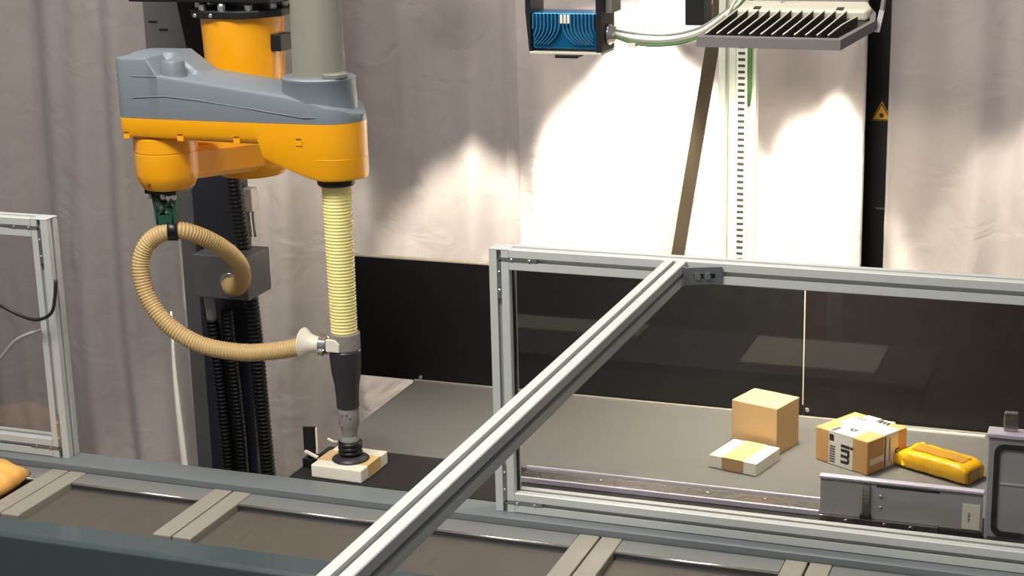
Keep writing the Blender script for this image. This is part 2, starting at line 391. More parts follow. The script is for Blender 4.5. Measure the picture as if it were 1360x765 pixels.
# ------------------------------------------------------------------ ledge, sorter, front cover
t = thing('sorter_ledge', 'long blue-grey steel ledge below the framed panes', 'ledge', (0, 0, FLOOR))
MB().box(-2.6, 1.9, -0.034, 0.046, -0.018, -0.0008).build('top_plate', 'ledge_paint', t, 0.001)
MB().box(-2.6, 1.9, -0.01, 0.03, -0.30, -0.018).build('web', 'black_metal', t)
for lx in (-2.0, -0.6, 0.8, 1.7): MB().box(lx-0.02, lx+0.02, -0.005, 0.025, FLOOR, -0.30).build('leg', 'black_metal', t)

PITCH = 0.4437
def carrier(label):
    o = thing('sorter_carrier', label, 'carrier', (0, -0.2, -0.06), 'moving carriers of the sorter')
    hw = PITCH/2 - 0.002
    m = MB(); m.box(-hw+0.046, hw-0.046, -0.300, -0.104, -0.06, -0.046); m.build('belt', 'carrier_belt', o, 0.003)
    for s in (-1, 1):
        x0, x1 = (hw-0.046, hw) if s > 0 else (-hw, -hw+0.046)
        MB().box(x0, x1, -0.308, -0.0365, -0.062, -0.028).build('end_bar', 'carrier_bar', o, 0.003)
    MB().box(-hw+0.047, hw-0.047, -0.097, -0.037, -0.058, -0.030).build('rear_strip', 'carrier_lip', o, 0.001)
    MB().tube([(-hw+0.047, -0.1005, -0.033), (hw-0.047, -0.1005, -0.033)], 0.0032, 8).build('bright_edge', 'bolt_steel', o)
    MB().box(-hw+0.05, hw-0.05, -0.305, -0.05, -0.075, -0.0605).build('tray', 'black_metal', o)
    return o
CL = ['sorter carrier at far left holding the amber parcel', 'sorter carrier in front of the far-left curtain, right of the amber parcel',
      'sorter carrier below the robot suction tool, left of the diagonal beam', 'sorter carrier crossed by the diagonal beam in front of the large pane',
      'sorter carrier below the flat white carton', 'sorter carrier at the right edge below the side guard']
proto = carrier(CL[0]); X0 = -1.522+PITCH/2
for i in range(6):
    if i == 0: o = proto
    else:
        o = proto.copy(); COL.objects.link(o); o['label'] = CL[i]
        for ch in list(proto.children):
            c = ch.copy(); COL.objects.link(c); c.parent = o
    o.location.x = X0 + i*PITCH; o.location.z = -0.06+0.014
t = thing('sorter_track', 'dark track under the moving sorter carriers', 'track', (0, -0.2, FLOOR))
MB().box(-2.6, 1.9, -0.305, -0.06, -0.13, -0.0615).build('bed', 'black_metal', t)
for lx in (-1.8, -0.2, 1.4): MB().box(lx-0.03, lx+0.03, -0.25, -0.2, FLOOR, -0.13).build('leg', 'black_metal', t)

# amber parcel on the left carrier
t = thing('amber_parcel', 'amber wrapped parcel lying on the far-left carrier', 'parcel', (-1.36, -0.17, -0.032))
def pillow(cx, cy, z0, lx, ly, h, rot, seed, nx=24, ny=14, wr=0.004, edge=2.6):
    rnd = random.Random(seed); ph = [rnd.uniform(0, 6.28) for _ in range(8)]; vs = []
    for s in (1, -1):
        for j in range(ny+1):
            for i in range(nx+1):
                u, v = 2*i/nx-1, 2*j/ny-1
                e = ((1-abs(u)**(edge*2.2))*(1-abs(v)**(edge*2.2)))**0.4 if abs(u) < 1 and abs(v) < 1 else 0
                wv = wr*(math.sin(7*u+3*v+ph[0])+math.sin(11*v-5*u+ph[1])+0.7*math.sin(19*u+ph[2])*math.cos(13*v+ph[3]))*e
                z = h*0.35 + (h*0.65*e + wv if s > 0 else -h*0.35*min(1, e*1.6))
                x, y = u*lx/2*(1-0.05*v*v), v*ly/2*(1-0.06*u*u)
                vs.append((cx+x*math.cos(rot)-y*math.sin(rot), cy+x*math.sin(rot)+y*math.cos(rot), z0+max(0.0005, z)))
    N = (nx+1)*(ny+1); fs = []
    for j in range(ny):
        for i in range(nx):
            a = j*(nx+1)+i; fs += [(a, a+1, a+nx+2, a+nx+1), (N+a+nx+1, N+a+nx+2, N+a+1, N+a)]
    m = MB().add(vs, fs, True); return m
def weld(o, d=0.0003):
    bm = bmesh.new(); bm.from_mesh(o.data); bmesh.ops.remove_doubles(bm, verts=bm.verts, dist=d); bmesh.ops.recalc_face_normals(bm, faces=bm.faces); bm.to_mesh(o.data); bm.free(); return o
weld(pillow(-1.325, -0.165, -0.0315, 0.36, 0.17, 0.05, 0.05, 4).build('wrapping', 'parcel_amber', t))
MB().box(-1.40, -1.21, -0.13, -0.115, 0.0175, 0.021).rot(0.05, (-1.33, -0.165, 0)).build('tape', 'tape_tan', t, 0.001)

t = thing('front_cover', 'glossy dark teal cover in the foreground at lower left', 'cover', (-0.3, -0.36, FLOOR))
MB().prism([(-0.312, -0.02), (-0.384, -0.02), (-0.392, -0.028), (-0.392, -0.60), (-0.312, -0.60)], 'X', -2.6, 1.9).build('cover_sheet', 'teal_paint', t, 0.002)
MB().box(-2.55, 1.85, -0.38, -0.32, FLOOR, -0.601).build('plinth', 'black_metal', t)

# ------------------------------------------------------------------ framed panes of the fence and the beam
def connector(parent, x, z, dx, dz):
    """zinc corner connector lying in the face slots, with its screws"""
    y0 = -0.0005
    c = MB().box(min(x, x+dx*0.085), max(x, x+dx*0.085), y0, y0+0.004, z-0.0045, z+0.0045)
    c.box(x-0.0045, x+0.0045, y0, y0+0.004, min(z, z+dz*0.085), max(z, z+dz*0.085)); o = c.build('corner_connector', 'zinc', parent)
    for q in (0.028, 0.068):
        bolt(MB(), (x+dx*q, y0, z), 0.0035, -0.0025, 'Y').build('screw', 'bolt_steel', o)
        bolt(MB(), (x, y0, z+dz*q), 0.0035, -0.0025, 'Y').build('screw', 'bolt_steel', o)
def framed_pane(x0, x1, label, corners):
    o = thing('fence_section', label, 'safety panel', ((x0+x1)/2, PW/2, 0), 'framed clear panes of the safety fence')
    h = PW/2
    for x in (x0+h, x1-h):
        MB().prism(slot_poly(x, h), 'Z', 0, FH-0.0032).build('stile', 'aluminium', o); MB().box(x-h, x+h, 0, PW, FH-0.003, FH).build('end_cap', 'aluminium', o, 0.001)
    for z in (h, FH-h):
        MB().prism(slot_poly(h, z), 'X', x0+PW+0.0003, x1-PW-0.0003).build('rail', 'aluminium', o)
    for z in (h, FH-h):
        for x in (x0+h, x1-h): pass
    MB().box(x0+PW-0.006, x1-PW+0.006, h-0.002, h+0.002, PW-0.006, FH-PW+0.006).build('pane', 'clear_pane', o)
    g = MB()
    a0, a1, b0, b1 = x0+PW, x1-PW, PW, FH-PW
    g.box(a0, a0+0.004, h-0.005, h+0.005, b0, b1)
    g.build('pane_seal', 'black_rubber', o)
    # capped top of the stiles so that rails and stiles read as a mitred frame
    for x, dx in corners:
        connector(o, x, h, dx, 1); connector(o, x, FH-h, dx, -1)
    return o
fr = framed_pane(0.0, 1.72, 'large framed clear pane in front of the parcels on the belt', [(PW/2, 1)])
fl = framed_pane(-2.6, -1.1024, 'small framed clear pane cut off by the left edge', [(-1.1024-PW/2, -1)])

t = thing('cross_beam', 'long bright aluminium beam running diagonally across the foreground', 'beam', (0.4066, -0.9, FH-PW))
BXc = 0.4066
MB().prism(slot_poly(BXc, FH-PW/2), 'Y', -1.95, -0.0006).build('extrusion', 'aluminium', t)
MB().prism(slot_poly(BXc, -1.9), 'Z', FLOOR, FH-PW-0.0005).build('post', 'aluminium', t)
t = thing('angle_bracket', 'zinc angle bracket joining the beam to the pane frame', 'bracket', (0.46, -0.01, FH-0.03))
m = MB().bar((0.4315, -0.030, FH-0.024), (0.503, -0.0035, FH-0.024), 0.004, 0.036); m.build('plate', 'zinc', t, 0.0008)
MB().bar((0.4315, -0.033, FH-0.024), (0.4315, -0.028, FH-0.024), 0.004, 0.040).build('rolled_edge', 'bolt_steel', t, 0.001)
dv = Vector((0.0715, 0.0265, 0)).normalized(); nv = Vector((dv.y, -dv.x, 0))
c0 = Vector((0.4315, -0.030, FH-0.024))
MB().bar(c0+dv*0.018+nv*0.0022, c0+dv*0.062+nv*0.0022, 0.0006, 0.009).build('slot', 'black_metal', t)
for q in (0.026, 0.046):
    MB().tube([c0+dv*q+nv*0.0022, c0+dv*q+nv*0.007], 0.0075, 6, False).build('bolt', 'bolt_steel', t)

# cables hanging on the left pane
CBL = [(-1.082, -0.012, 0.452), (-1.084, -0.02, 0.41), (-1.092, -0.03, 0.374), (-1.13, -0.035, 0.357), (-1.18, -0.035, 0.366), (-1.23, -0.035, 0.384), (-1.28, -0.03, 0.38), (-1.32, -0.02, 0.34)]
tag(MB().tube(spline(CBL, 0.008), 0.0042, 8).build('black_cable', 'cable_black'), 'thin black cable sagging across the small left pane', 'cable')
CBL = [(-1.142, -0.006, 0.322), (-1.16, -0.02, 0.318), (-1.20, -0.03, 0.298), (-1.25, -0.03, 0.25), (-1.31, -0.03, 0.21)]
tag(MB().tube(spline(CBL, 0.008), 0.0042, 8).build('grey_cable', 'cable_grey'), 'light grey cable hanging below the black one on the left pane', 'cable')

# ------------------------------------------------------------------ parcels
def carton_parts(o, rot, parts):
    """parts: list of (name, material, MB in carton space); rotated about the carton's own axis"""
    out = []
    for name, mt, m, bev in parts:
        m.rot(rot, (0, 0, 0)); m.v = [(p[0]+o.location.x, p[1]+o.location.y, p[2]+o.location.z) for p in m.v]
        out.append(m.build(name, mt, o, bev))
    return out
def bx(*a): return MB().box(*a)
E3 = 0.0006
# plain tan cube
t = thing('cardboard_box', 'plain tan cube-shaped cardboard box behind the flat white carton', 'box', (0.4766, 0.5658, 0.0005))
lx, ly, h = 0.1228, 0.1055, 0.118
carton_parts(t, -0.3154, [('carton', 'cardboard', bx(-lx/2, lx/2, -ly/2, ly/2, 0, h), 0.0018),
    ('flap_seam', 'tape_tan', bx(-lx/2+0.004, lx/2-0.004, -0.0006, 0.0006, h-0.0004, h+0.0003), 0)])
# flat white carton
t = thing('flat_carton', 'flat white carton with a tan tape band on the belt', 'box', (0.4575, 0.4312, 0.0005))
lx, ly, h = 0.1203, 0.1228, 0.0305
carton_parts(t, -0.2475, [('carton', 'carton_white', bx(-lx/2, lx/2, -ly/2, ly/2, 0, h), 0.0015),
    ('tape', 'tape_tan', bx(-0.028, 0.027, -ly/2-E3, -ly/2+0.001, 0.001, h), 0),
    ('tape', 'tape_beige', bx(-0.028, 0.027, -ly/2-E3, ly/2+E3, h-0.001, h+E3), 0),
    ('tape', 'tape_tan', bx(-0.028, 0.027, ly/2-0.001, ly/2+E3, 0.001, h), 0)])
# picked white parcel
t = thing('white_parcel', 'cream white parcel with a tape band held under the suction cup', 'box', (-0.4136, 0.1267, 0.0))
lx, ly, h = 0.1305, 0.1374, 0.0315
carton_parts(t, -0.0377, [('carton', 'carton_white', bx(-lx/2, lx/2, -ly/2, ly/2, 0, h), 0.003),
    ('tape', 'tape_beige', bx(-lx/2-E3, lx/2+E3, -0.035, 0.030, h-0.001, h+E3), 0),
    ('tape', 'tape_beige', bx(lx/2-0.001, lx/2+E3, -0.035, 0.030, 0.001, h), 0)])
# taped box with black print
def text_mesh(name, body, size, M, parent, mt='print_black'):
    cu = bpy.data.curves.new('t', 'FONT'); cu.body = body; cu.size = size; cu.extrude = 0.0002; cu.offset = size*0.028; cu.resolution_u = 3
    cu.align_x = 'CENTER'; cu.align_y = 'CENTER'
    ob = bpy.data.objects.new('t', cu); COL.objects.link(ob); dg = bpy.context.evaluated_depsgraph_get()
    me = bpy.data.meshes.new_from_object(ob.evaluated_get(dg)); bpy.data.objects.remove(ob)
    me.transform(M); me.name = name; me.materials.clear(); me.materials.append(MATS[mt])
    o = bpy.data.objects.new(name, me); COL.objects.link(o); o.parent = parent; return o
t = thing('taped_box', 'brown cardboard box wrapped in white tape with black print', 'box', (0.7091, 0.5339, 0.0005))
lx, ly, h = 0.1513, 0.1443, 0.0813; A = -0.5103
parts = [('carton', 'cardboard_warm', bx(-lx/2, lx/2, -ly/2, ly/2, 0, h), 0.0025),
    ('tape', 'tape_white', bx(-0.036, 0.034, -ly/2-E3, -ly/2+0.001, 0.001, h), 0),
    ('tape', 'tape_white', bx(-0.036, 0.034, -ly/2-E3, ly/2+E3, h-0.001, h+E3), 0),
    ('tape', 'tape_white', bx(-lx/2+0.02, lx/2+E3, -0.012, 0.044, h-0.0009, h+E3*1.5), 0),
    ('tape', 'tape_white', bx(lx/2-0.001, lx/2+E3, -0.014, 0.040, 0.001, h), 0),
    ('tape', 'tape_white', bx(lx/2-0.001, lx/2+E3*1.4, -0.064, -0.012, 0.022, 0.036), 0)]
for k in range(7):   # bar print down the front band
    parts.append(('bar_print', 'print_grey', bx(-0.033, -0.017, -ly/2-E3*1.6, -ly/2, 0.006+k*0.0062, 0.010+k*0.0062), 0))
parts += [('bar_print', 'print_black', bx(-0.034, -0.021, -ly/2-E3*1.6, -ly/2, 0.058, 0.074), 0),
    ('bar_print', 'print_grey', bx(-0.034, -0.024, -ly/2+0.002, -ly/2+0.032, h, h+E3*2.0), 0),
    ('bar_print', 'print_grey', bx(0.002, 0.014, 0.050, 0.0715, h, h+E3*2.0), 0),
    ('bar_print', 'print_grey', bx(lx/2, lx/2+E3*1.8, -0.012, -0.006, 0.004, 0.078), 0),
    ('bar_print', 'print_grey', bx(lx/2, lx/2+E3*1.8, 0.006, 0.009, 0.014, 0.072), 0)]
for k in range(4): parts.append(('bar_print', 'print_black', bx(-0.052+k*0.009, -0.046+k*0.009, 0.036, 0.041, h, h+E3*2.2), 0))
carton_parts(t, A, parts)
RA = Matrix.Rotation(A, 4, 'Z')
text_mesh('print', 'im', 0.05, RA @ Matrix.Translation((0.016, -ly/2-E3*1.3, 0.034)) @ Matrix.Rotation(math.pi/2, 4, 'X') @ Matrix.Rotation(-math.pi/2, 4, 'Z'), t)
text_mesh('print', 'p', 0.034, RA @ Matrix.Translation((0.008, -0.034, h+E3*1.4)) @ Matrix.Rotation(-math.pi/2, 4, 'Z'), t)
text_mesh('print', 'm', 0.034, RA @ Matrix.Translation((0.026, 0.056, h+E3*1.8)), t)
text_mesh('print', 'm', 0.028, RA @ Matrix.Translation((lx/2+E3*1.3, 0.033, 0.03)) @ Matrix.Rotation(math.pi/2, 4, 'Z') @ Matrix.Rotation(math.pi/2, 4, 'X') @ Matrix.Rotation(math.pi/2, 4, 'Z'), t)

# yellow bag
t = thing('yellow_bag', 'crumpled yellow plastic-wrapped parcel beside the taped box', 'parcel', (0.903, 0.4990, 0.0005))
def bag():
    """closed lumpy block with a gathered tail at its left end"""
    rnd = random.Random(5); n = 28; sec = []; L = 0.205
    for i in range(31):
        u = i/30; x = -0.125 + u*L
        if u < 0.22: k = 0.35+0.65*(u/0.22)**0.8
        elif u > 0.93: k = 1-0.16*((u-0.93)/0.07)**2
        else: k = 1
        hw, hh = 0.041*(0.55+0.45*k), 0.044*k*(1.0 if u < 0.9 else 1-0.2*(u-0.9)/0.1)
        ring = []
        for j in range(n):
            a = 2*math.pi*j/n; c, s_ = math.cos(a), math.sin(a); p = 0.38
            y = math.copysign(abs(c)**p, c)*hw; z = hh/2 + math.copysign(abs(s_)**p, s_)*hh/2
            wr = (0.003 if u < 0.25 else 0.0006)*math.sin(a*(9 if u < 0.25 else 5)+i*0.9)+rnd.uniform(-.0007, .0007)
            ring.append((x+rnd.uniform(-.001, .001), y*(1+wr*9), max(0.0, z+wr+0.002)))
        sec.append(ring)
    m = MB(); m.add([p for r in sec for p in r], [(i*n+j, i*n+(j+1) % n, (i+1)*n+(j+1) % n, (i+1)*n+j) for i in range(30) for j in range(n)], True)
    m.f += [tuple(reversed(range(n))), tuple(30*n+j for j in range(n))]; m.sm += [False, False]
    return m
parts = [('wrapping', 'bag_yellow', bag(), 0)]
lab = MB(); gx = [(-0.075+0.015*i) for i in range(10)]
vs = [(x, y, 0.0475+0.0008*math.sin(x*90+y*60)) for y in (-0.022, 0.0, 0.018) for x in gx]
lab.add(vs, [(r*10+i, r*10+i+1, r*10+11+i, r*10+10+i) for r in range(2) for i in range(9)], True)
lab.add([(0.0815, y, z) for y, z in ((-0.026, 0.006), (0.022, 0.006), (0.022, 0.032), (-0.026, 0.032))], [(0, 1, 2, 3)])
parts.append(('brown_band', 'bag_brown', lab, 0))
for k in range(5):
    a = -0.5+0.25*k
    parts.append(('tail_fold', 'bag_yellow', MB().tube([(-0.118, 0.006*(k-2), 0.012+0.003*(k % 2)), (-0.135, 0.009*(k-2), 0.014+0.005*(k % 2)), (-0.146-0.005*(k % 2), 0.012*(k-2), 0.016)], [0.007, 0.005, 0.002], 7), 0))
carton_parts(t, -0.46, parts)

# ------------------------------------------------------------------ robot
EX, EY, SX, SY = -0.84, 0.12, -0.407, 0.12       # elbow axis, spindle axis
HX, HY = -0.775, 0.40                            # shoulder axis
rob = thing('scara_robot', 'hanging yellow and grey four-axis robot arm holding the suction tool', 'robot', (HX, HY, 1.05))
def lerp_tab(tab, x):
    if x <= tab[0][0]: return tab[0][1]
    for (a, b), (c, d) in zip(tab, tab[1:]):
        if x <= c: return b+(d-b)*(x-a)/(c-a)
    return tab[-1][1]
XL, XR = -0.915, SX+0.074
def half(x, wl=0.082, wr=0.074):
    w0 = lerp_tab([(XL, wl), (-0.60, wl), (SX, wr)], x)
    if x < XL+0.03: w0 = w0-0.03+math.sqrt(max(0, 0.03**2-(XL+0.03-x)**2))
    if x > SX: w0 = math.sqrt(max(1e-6, wr*wr-(x-SX)**2))
    return max(0.004, w0)
def stations():
    a = [XL+0.03*(1-math.cos(math.pi/2*k/6)) for k in range(6)]
    b = [XL+0.03+(SX-XL-0.03)*k/48 for k in range(48)]
    return a+b+[SX+0.074*math.sin(math.pi/2*k/12) for k in range(13)]
def loft(sections):
    n = len(sections[0]); m = MB(); m.add([p for s in sections for p in s],
        [(i*n+j, i*n+(j+1) % n, (i+1)*n+(j+1) % n, (i+1)*n+j) for i in range(len(sections)-1) for j in range(n)], True)
    m.f += [tuple(reversed(range(n))), tuple((len(sections)-1)*n+j for j in range(n))]; m.sm += [False, False]; return m
topf = [(XL, 0.955), (XL+0.008, 0.967), (-0.822, 0.968), (-0.798, 0.930), (-0.49, 0.893), (-0.42, 0.880), (-0.36, 0.864), (XR, 0.846)]
topb = [(XL, 0.957), (XL+0.008, 0.970), (-0.80, 0.971), (-0.735, 0.926), (-0.49, 0.894), (-0.42, 0.880), (-0.36, 0.864), (XR, 0.846)]
secs = []
for x in sorted(stations()+[-0.822, -0.798, -0.80, -0.735]):
    hw, tf, tb = half(x), lerp_tab(topf, x), lerp_tab(topb, x); r = min(0.007, hw*0.6); ym = -0.012
    pts = [(-hw, 0.832), (-hw, tf-r), (-hw+r*0.3, tf-r*0.3), (-hw+r, tf), (min(ym, hw*0.3), tf), (min(ym+0.012, hw*0.5), tb), (hw-r, tb), (hw-r*0.3, tb-r*0.3), (hw, tb-r), (hw, 0.832)]
    secs.append([(x, SY+y, z) for y, z in pts])
def autosmooth(o, deg=32):
    for p in o.data.polygons: p.use_smooth = True
    bm = bmesh.new(); bm.from_mesh(o.data)
    for e in bm.edges:
        if len(e.link_faces) == 2: e.smooth = e.calc_face_angle(0) < math.radians(deg)
    bm.to_mesh(o.data); bm.free(); return o
cov = autosmooth(loft(secs).build('forearm_cover', 'robot_grey', rob), 24); plabel(cov, 'grey plastic forearm cover with a raised hump')
# raised rounded boss beside the hump
autosmooth(MB().lathe([(0.034, 0.905), (0.030, 0.925), (0.027, 0.935), (0.026, 0.957), (0.024, 0.960), (0.0, 0.960)], (-0.776, 0.074, 0), 24, caps=False).build('cover_boss', 'robot_grey', cov))
# raised lines moulded into the cover side
m = MB(); 
line = [(-0.905, 0.868), (-0.86, 0.879), (-0.78, 0.884), (-0.70, 0.878), (-0.56, 0.862), (-0.44, 0.845)]
m.tube([(x, SY-half(x)-0.0005, z) for x, z in line], 0.0016, 6); m.build('cover_crease', 'robot_grey', cov)
m = MB(); m.tube([(x, SY-half(x)-0.0005, 0.9275) for x in (-0.905, -0.86, -0.80)], 0.0014, 6); m.build('cover_crease', 'robot_grey', cov)
# spindle tower
def ell(c, rx, ry, n=48): return [(c[0]+rx*math.cos(2*math.pi*k/n), c[1]+ry*math.sin(2*math.pi*k/n)) for k in range(n)]
def ell_loft(rows):
    return loft([[(p[0], p[1], z) for p in ell(c, rx, ry)] for c, rx, ry, z in rows])
C1 = (-0.437, SY)
autosmooth(ell_loft([(C1, 0.088, 0.078, 0.846), (C1, 0.086, 0.075, 0.862), (C1, 0.083, 0.0735, 0.918), (C1, 0.084, 0.0745, 0.920), (C1, 0.084, 0.0745, 0.925), (C1, 0.080, 0.071, 0.928)]).build('tower_base', 'robot_grey', rob))
C2 = (-0.437, SY+0.004)
autosmooth(ell_loft([(C2, 0.062, 0.056, 0.928), (C2, 0.060, 0.054, 0.934), (C2, 0.055, 0.052, 1.2), (C2, 0.050, 0.047, 1.22)]).build('spindle_cover', 'cover_grey', rob))
autosmooth(MB().lathe([(0.030, 0.929), (0.030, 0.936), (0.026, 0.939), (0.0, 0.939)], (-0.388, 0.10, 0), 24, caps=False).build('cap', 'cover_grey', rob))
# yellow lower forearm housing
botz = [(XL, 0.806), (XL+0.02, 0.793), (-0.86, 0.784), (-0.556, 0.782), (-0.548, 0.750), (-0.50, 0.730), (-0.44, 0.708), (SX, 0.702), (XR, 0.704)]
secs = []
for x in stations():
    hw, bz = half(x)+0.002, lerp_tab(botz, x); r = min(0.012, hw*0.5); k = 0.93 if bz > 0.77 else 0.96
    pts = [(-hw, 0.8315), (-hw, 0.826), (-hw*0.985, 0.80), (-hw*k, min(0.79, bz+r)), (-hw*k+r*0.3, bz+r*0.3), (-hw*k+r, bz), (hw*k-r, bz), (hw*k-r*0.3, bz+r*0.3), (hw*k, min(0.79, bz+r)), (hw*0.985, 0.80), (hw, 0.826), (hw, 0.8315)]
    secs.append([(x, SY+y, z) for y, z in pts])
fh = autosmooth(loft(secs).build('forearm_housing', 'robot_yellow', rob), 24); plabel(fh, 'yellow lower shell of the forearm')
for x in (-0.888, -0.748, -0.605, -0.455):
    y = SY-half(x)*0.99-0.0015
    MB().box(x-0.008, x+0.008, y-0.002, y+0.004, 0.784, 0.797).build('bolt_tab', 'robot_yellow', fh, 0.001)
    MB().box(x-0.006, x+0.006, y-0.0026, y+0.004, 0.7972, 0.8).build('notch', 'dark_notch', fh)
# raised line on the spindle housing
m = MB(); m.tube([(SX+0.0735*math.cos(math.radians(a)), SY+0.0735*math.sin(math.radians(a)), 0.752) for a in range(-150, 31, 6)], 0.0013, 6); m.build('housing_crease', 'robot_yellow', fh)
# elbow cap and inner arm
autosmooth(MB().lathe([(0.070, 0.783), (0.0735, 0.779), (0.0735, 0.7475), (0.072, 0.7465), (0.072, 0.7445), (0.0735, 0.7435), (0.0735, 0.695), (0.070, 0.682), (0.060, 0.661), (0.056, 0.658)], (EX, EY, 0), 40).build('elbow_cap', 'robot_yellow', rob))
bolt(MB(), (EX-0.01, EY-0.067, 0.676), 0.004, -0.003, 'Y').build('screw', 'dark_notch', rob)
d = (Vector((HX, HY, 0))-Vector((EX, EY, 0))); L = d.length; d.normalize(); nn = Vector((-d.y, d.x, 0)); secs = []
for k in range(13):
    u = k/12; c = Vector((EX, EY, 0))+d*(L*u); hw = 0.064+0.03*u*u; z0, z1 = 0.678-0.02*u, 0.755-0.02*u
    pts = [(-hw, z0+0.012), (-hw+0.012, z0), (hw-0.012, z0), (hw, z0+0.012), (hw, z1-0.012), (hw-0.012, z1), (-hw+0.012, z1), (-hw, z1-0.012)]
    secs.append([(c.x+nn.x*a, c.y+nn.y*a, z) for a, z in pts])
autosmooth(loft(secs).build('inner_arm', 'robot_yellow', rob))
autosmooth(MB().lathe([(0.085, 0.756), (0.097, 0.75), (0.098, 0.672), (0.096, 0.662), (0.078, 0.640), (0.050, 0.634), (0.048, 0.634)], (HX, HY, 0), 48).build('shoulder_cap', 'robot_yellow', rob))
# base
base = autosmooth(MB().lathe([(0.092, 0.757), (0.0925, 0.80), (0.098, 0.97), (0.101, 1.027)], (HX, HY, 0), 48).build('base', 'robot_yellow', rob))
MB().box(HX+0.085, HX+0.118, HY-0.035, HY+0.02, 0.945, 0.985).build('connector_block', 'black_metal', base, 0.002)
fl = MB().prism([(HX+0.128*math.cos(math.radians(a)), HY+0.116*math.sin(math.radians(a))) for a in (-165, -135, -110, -70, -45, -15, 15, 45, 75, 105, 135, 165)], 'Z', 1.0275, 1.046).build('flange', 'black_metal', rob, 0.003)
for k in range(10):
    a = math.radians(-162+k*36); bolt(MB(), (HX+0.105*math.cos(a), HY+0.096*math.sin(a), 1.046), 0.0095, 0.016).build('bolt', 'bolt_steel', fl)
for x in (-0.03, 0.012): bolt(MB(), (HX+x-0.03, HY-0.118, 1.036), 0.005, -0.003, 'Y').build('screw', 'bolt_steel', fl)
autosmooth(MB().lathe([(0.039, 0.684), (0.043, 0.688), (0.043, 0.697), (0.039, 0.7015)], (SX, SY, 0), 32).build('spindle_ring', 'black_rubber', rob))
# green X bracket under the elbow with the hose clamp
br = MB().box(EX-0.042, EX+0.042, EY-0.04, EY+0.04, 0.648, 0.6575).build('bracket_plate', 'black_metal', rob, 0.001)
for x in (-0.032, 0.005, 0.034): bolt(MB(), (EX+x, EY-0.036, 0.648), 0.006, -0.012).build('bolt', 'bolt_steel', br)
gb = MB(); BYc = EY-0.014
def gbar(x0, z0, x1, z1, wd): gb.bar((EX+x0, BYc, z0), (EX+x1, BYc, z1), wd, 0.026, up=(0, 1, 0))
gbar(-0.030, 0.648, -0.022, 0.572, 0.006); gbar(0.030, 0.648, 0.020, 0.572, 0.006); gbar(-0.03, 0.645, 0.03, 0.645, 0.006); gbar(-0.023, 0.584, 0.022, 0.584, 0.022)
gbar(-0.028, 0.642, 0.021, 0.595, 0.005); gbar(0.028, 0.642, -0.021, 0.595, 0.005)
plabel(gb.build('x_bracket', 'green_print', rob), 'dark green printed bracket with an X brace')

# suction tool with cream bellows
tool = thing('suction_tool', 'dark vacuum tool with cream ribbed sleeve hanging from the robot spindle', 'suction tool', (SX, SY, 0.033))
path = []; prof = []
nb = 46
for i in range(nb*4+1):
    u = i/(nb*4); z = 0.684-u*(0.684-0.336); r = 0.0345-0.0035*u; prof.append((r-0.0026*(0.5-0.5*math.cos(i*math.pi/2)), z))
MB().lathe(prof, (SX, SY, 0), 32).build('ribbed_sleeve', 'bellows_cream', tool)
autosmooth(MB().lathe([(0.0335, 0.341), (0.036, 0.339), (0.036, 0.303), (0.034, 0.300)], (SX, SY, 0), 32).build('collar', 'grey_plastic', tool))
MB().prism([(SX-0.030, 0.302), (SX+0.004, 0.302), (SX+0.004, 0.322), (SX-0.006, 0.331), (SX-0.030, 0.331)], 'Y', SY-0.040, SY-0.03).build('collar_clip', 'white_plastic', tool, 0.002)
autosmooth(MB().lathe([(0.034, 0.2998), (0.0365, 0.297), (0.0365, 0.275), (0.034, 0.245), (0.0285, 0.215), (0.0265, 0.18), (0.0265, 0.162), (0.025, 0.160)], (SX, SY, 0), 32).build('body', 'tool_dark', tool))
cp = autosmooth(MB().lathe([(0.0235, 0.1598), (0.0245, 0.157), (0.0245, 0.118), (0.020, 0.108), (0.018, 0.090), (0.0225, 0.082), (0.0225, 0.078)], (SX, SY, 0), 28).build('coupling', 'grey_plastic', tool))
for x, z in ((-0.005, 0.148), (0.006, 0.150), (0.013, 0.142), (-0.008, 0.12)):
    bolt(MB(), (SX+x, SY-math.sqrt(0.0245**2-x*x)+0.001, z), 0.003, -0.004, 'Y').build('screw', 'bolt_steel', cp)
prof = []
for i in range(3):
    z = 0.0775-i*0.011; prof += [(0.022, z), (0.0285, z-0.003), (0.0285, z-0.007), (0.022, z-0.0105)]
MB().lathe(prof, (SX, SY, 0), 32).build('cup_bellows', 'black_rubber', tool)
MB().lathe([(0.024, 0.0445), (0.034, 0.041), (0.044, 0.0345), (0.044, 0.0335)], (SX, SY, 0), 36).build('suction_cup', 'tool_dark', tool)
MB().tube([(SX-0.026, SY-0.005, 0.072), (SX-0.038, SY-0.01, 0.074), (SX-0.05, SY-0.015, 0.082)], 0.003, 8).build('vent_nozzle', 'white_plastic', tool)
# side inlet: white cone and metal clamp
autosmooth(MB().lathe([(0.036, -0.108), (0.037, -0.105), (0.024, -0.090), (0.019, -0.075), (0.017, -0.052)], (SX, SY, 0.3055), 28, 'X').build('inlet_cone', 'white_plastic', tool))
autosmooth(MB().lathe([(0.021, -0.062), (0.021, -0.044), (0.017, -0.042), (0.017, -0.030)], (SX, SY, 0.3055), 24, 'X').build('hose_clamp', 'bolt_steel', tool))
MB().box(SX-0.061, SX-0.045, SY-0.027, SY-0.017, 0.286, 0.298).build('clamp_screw', 'bolt_steel', tool, 0.002)

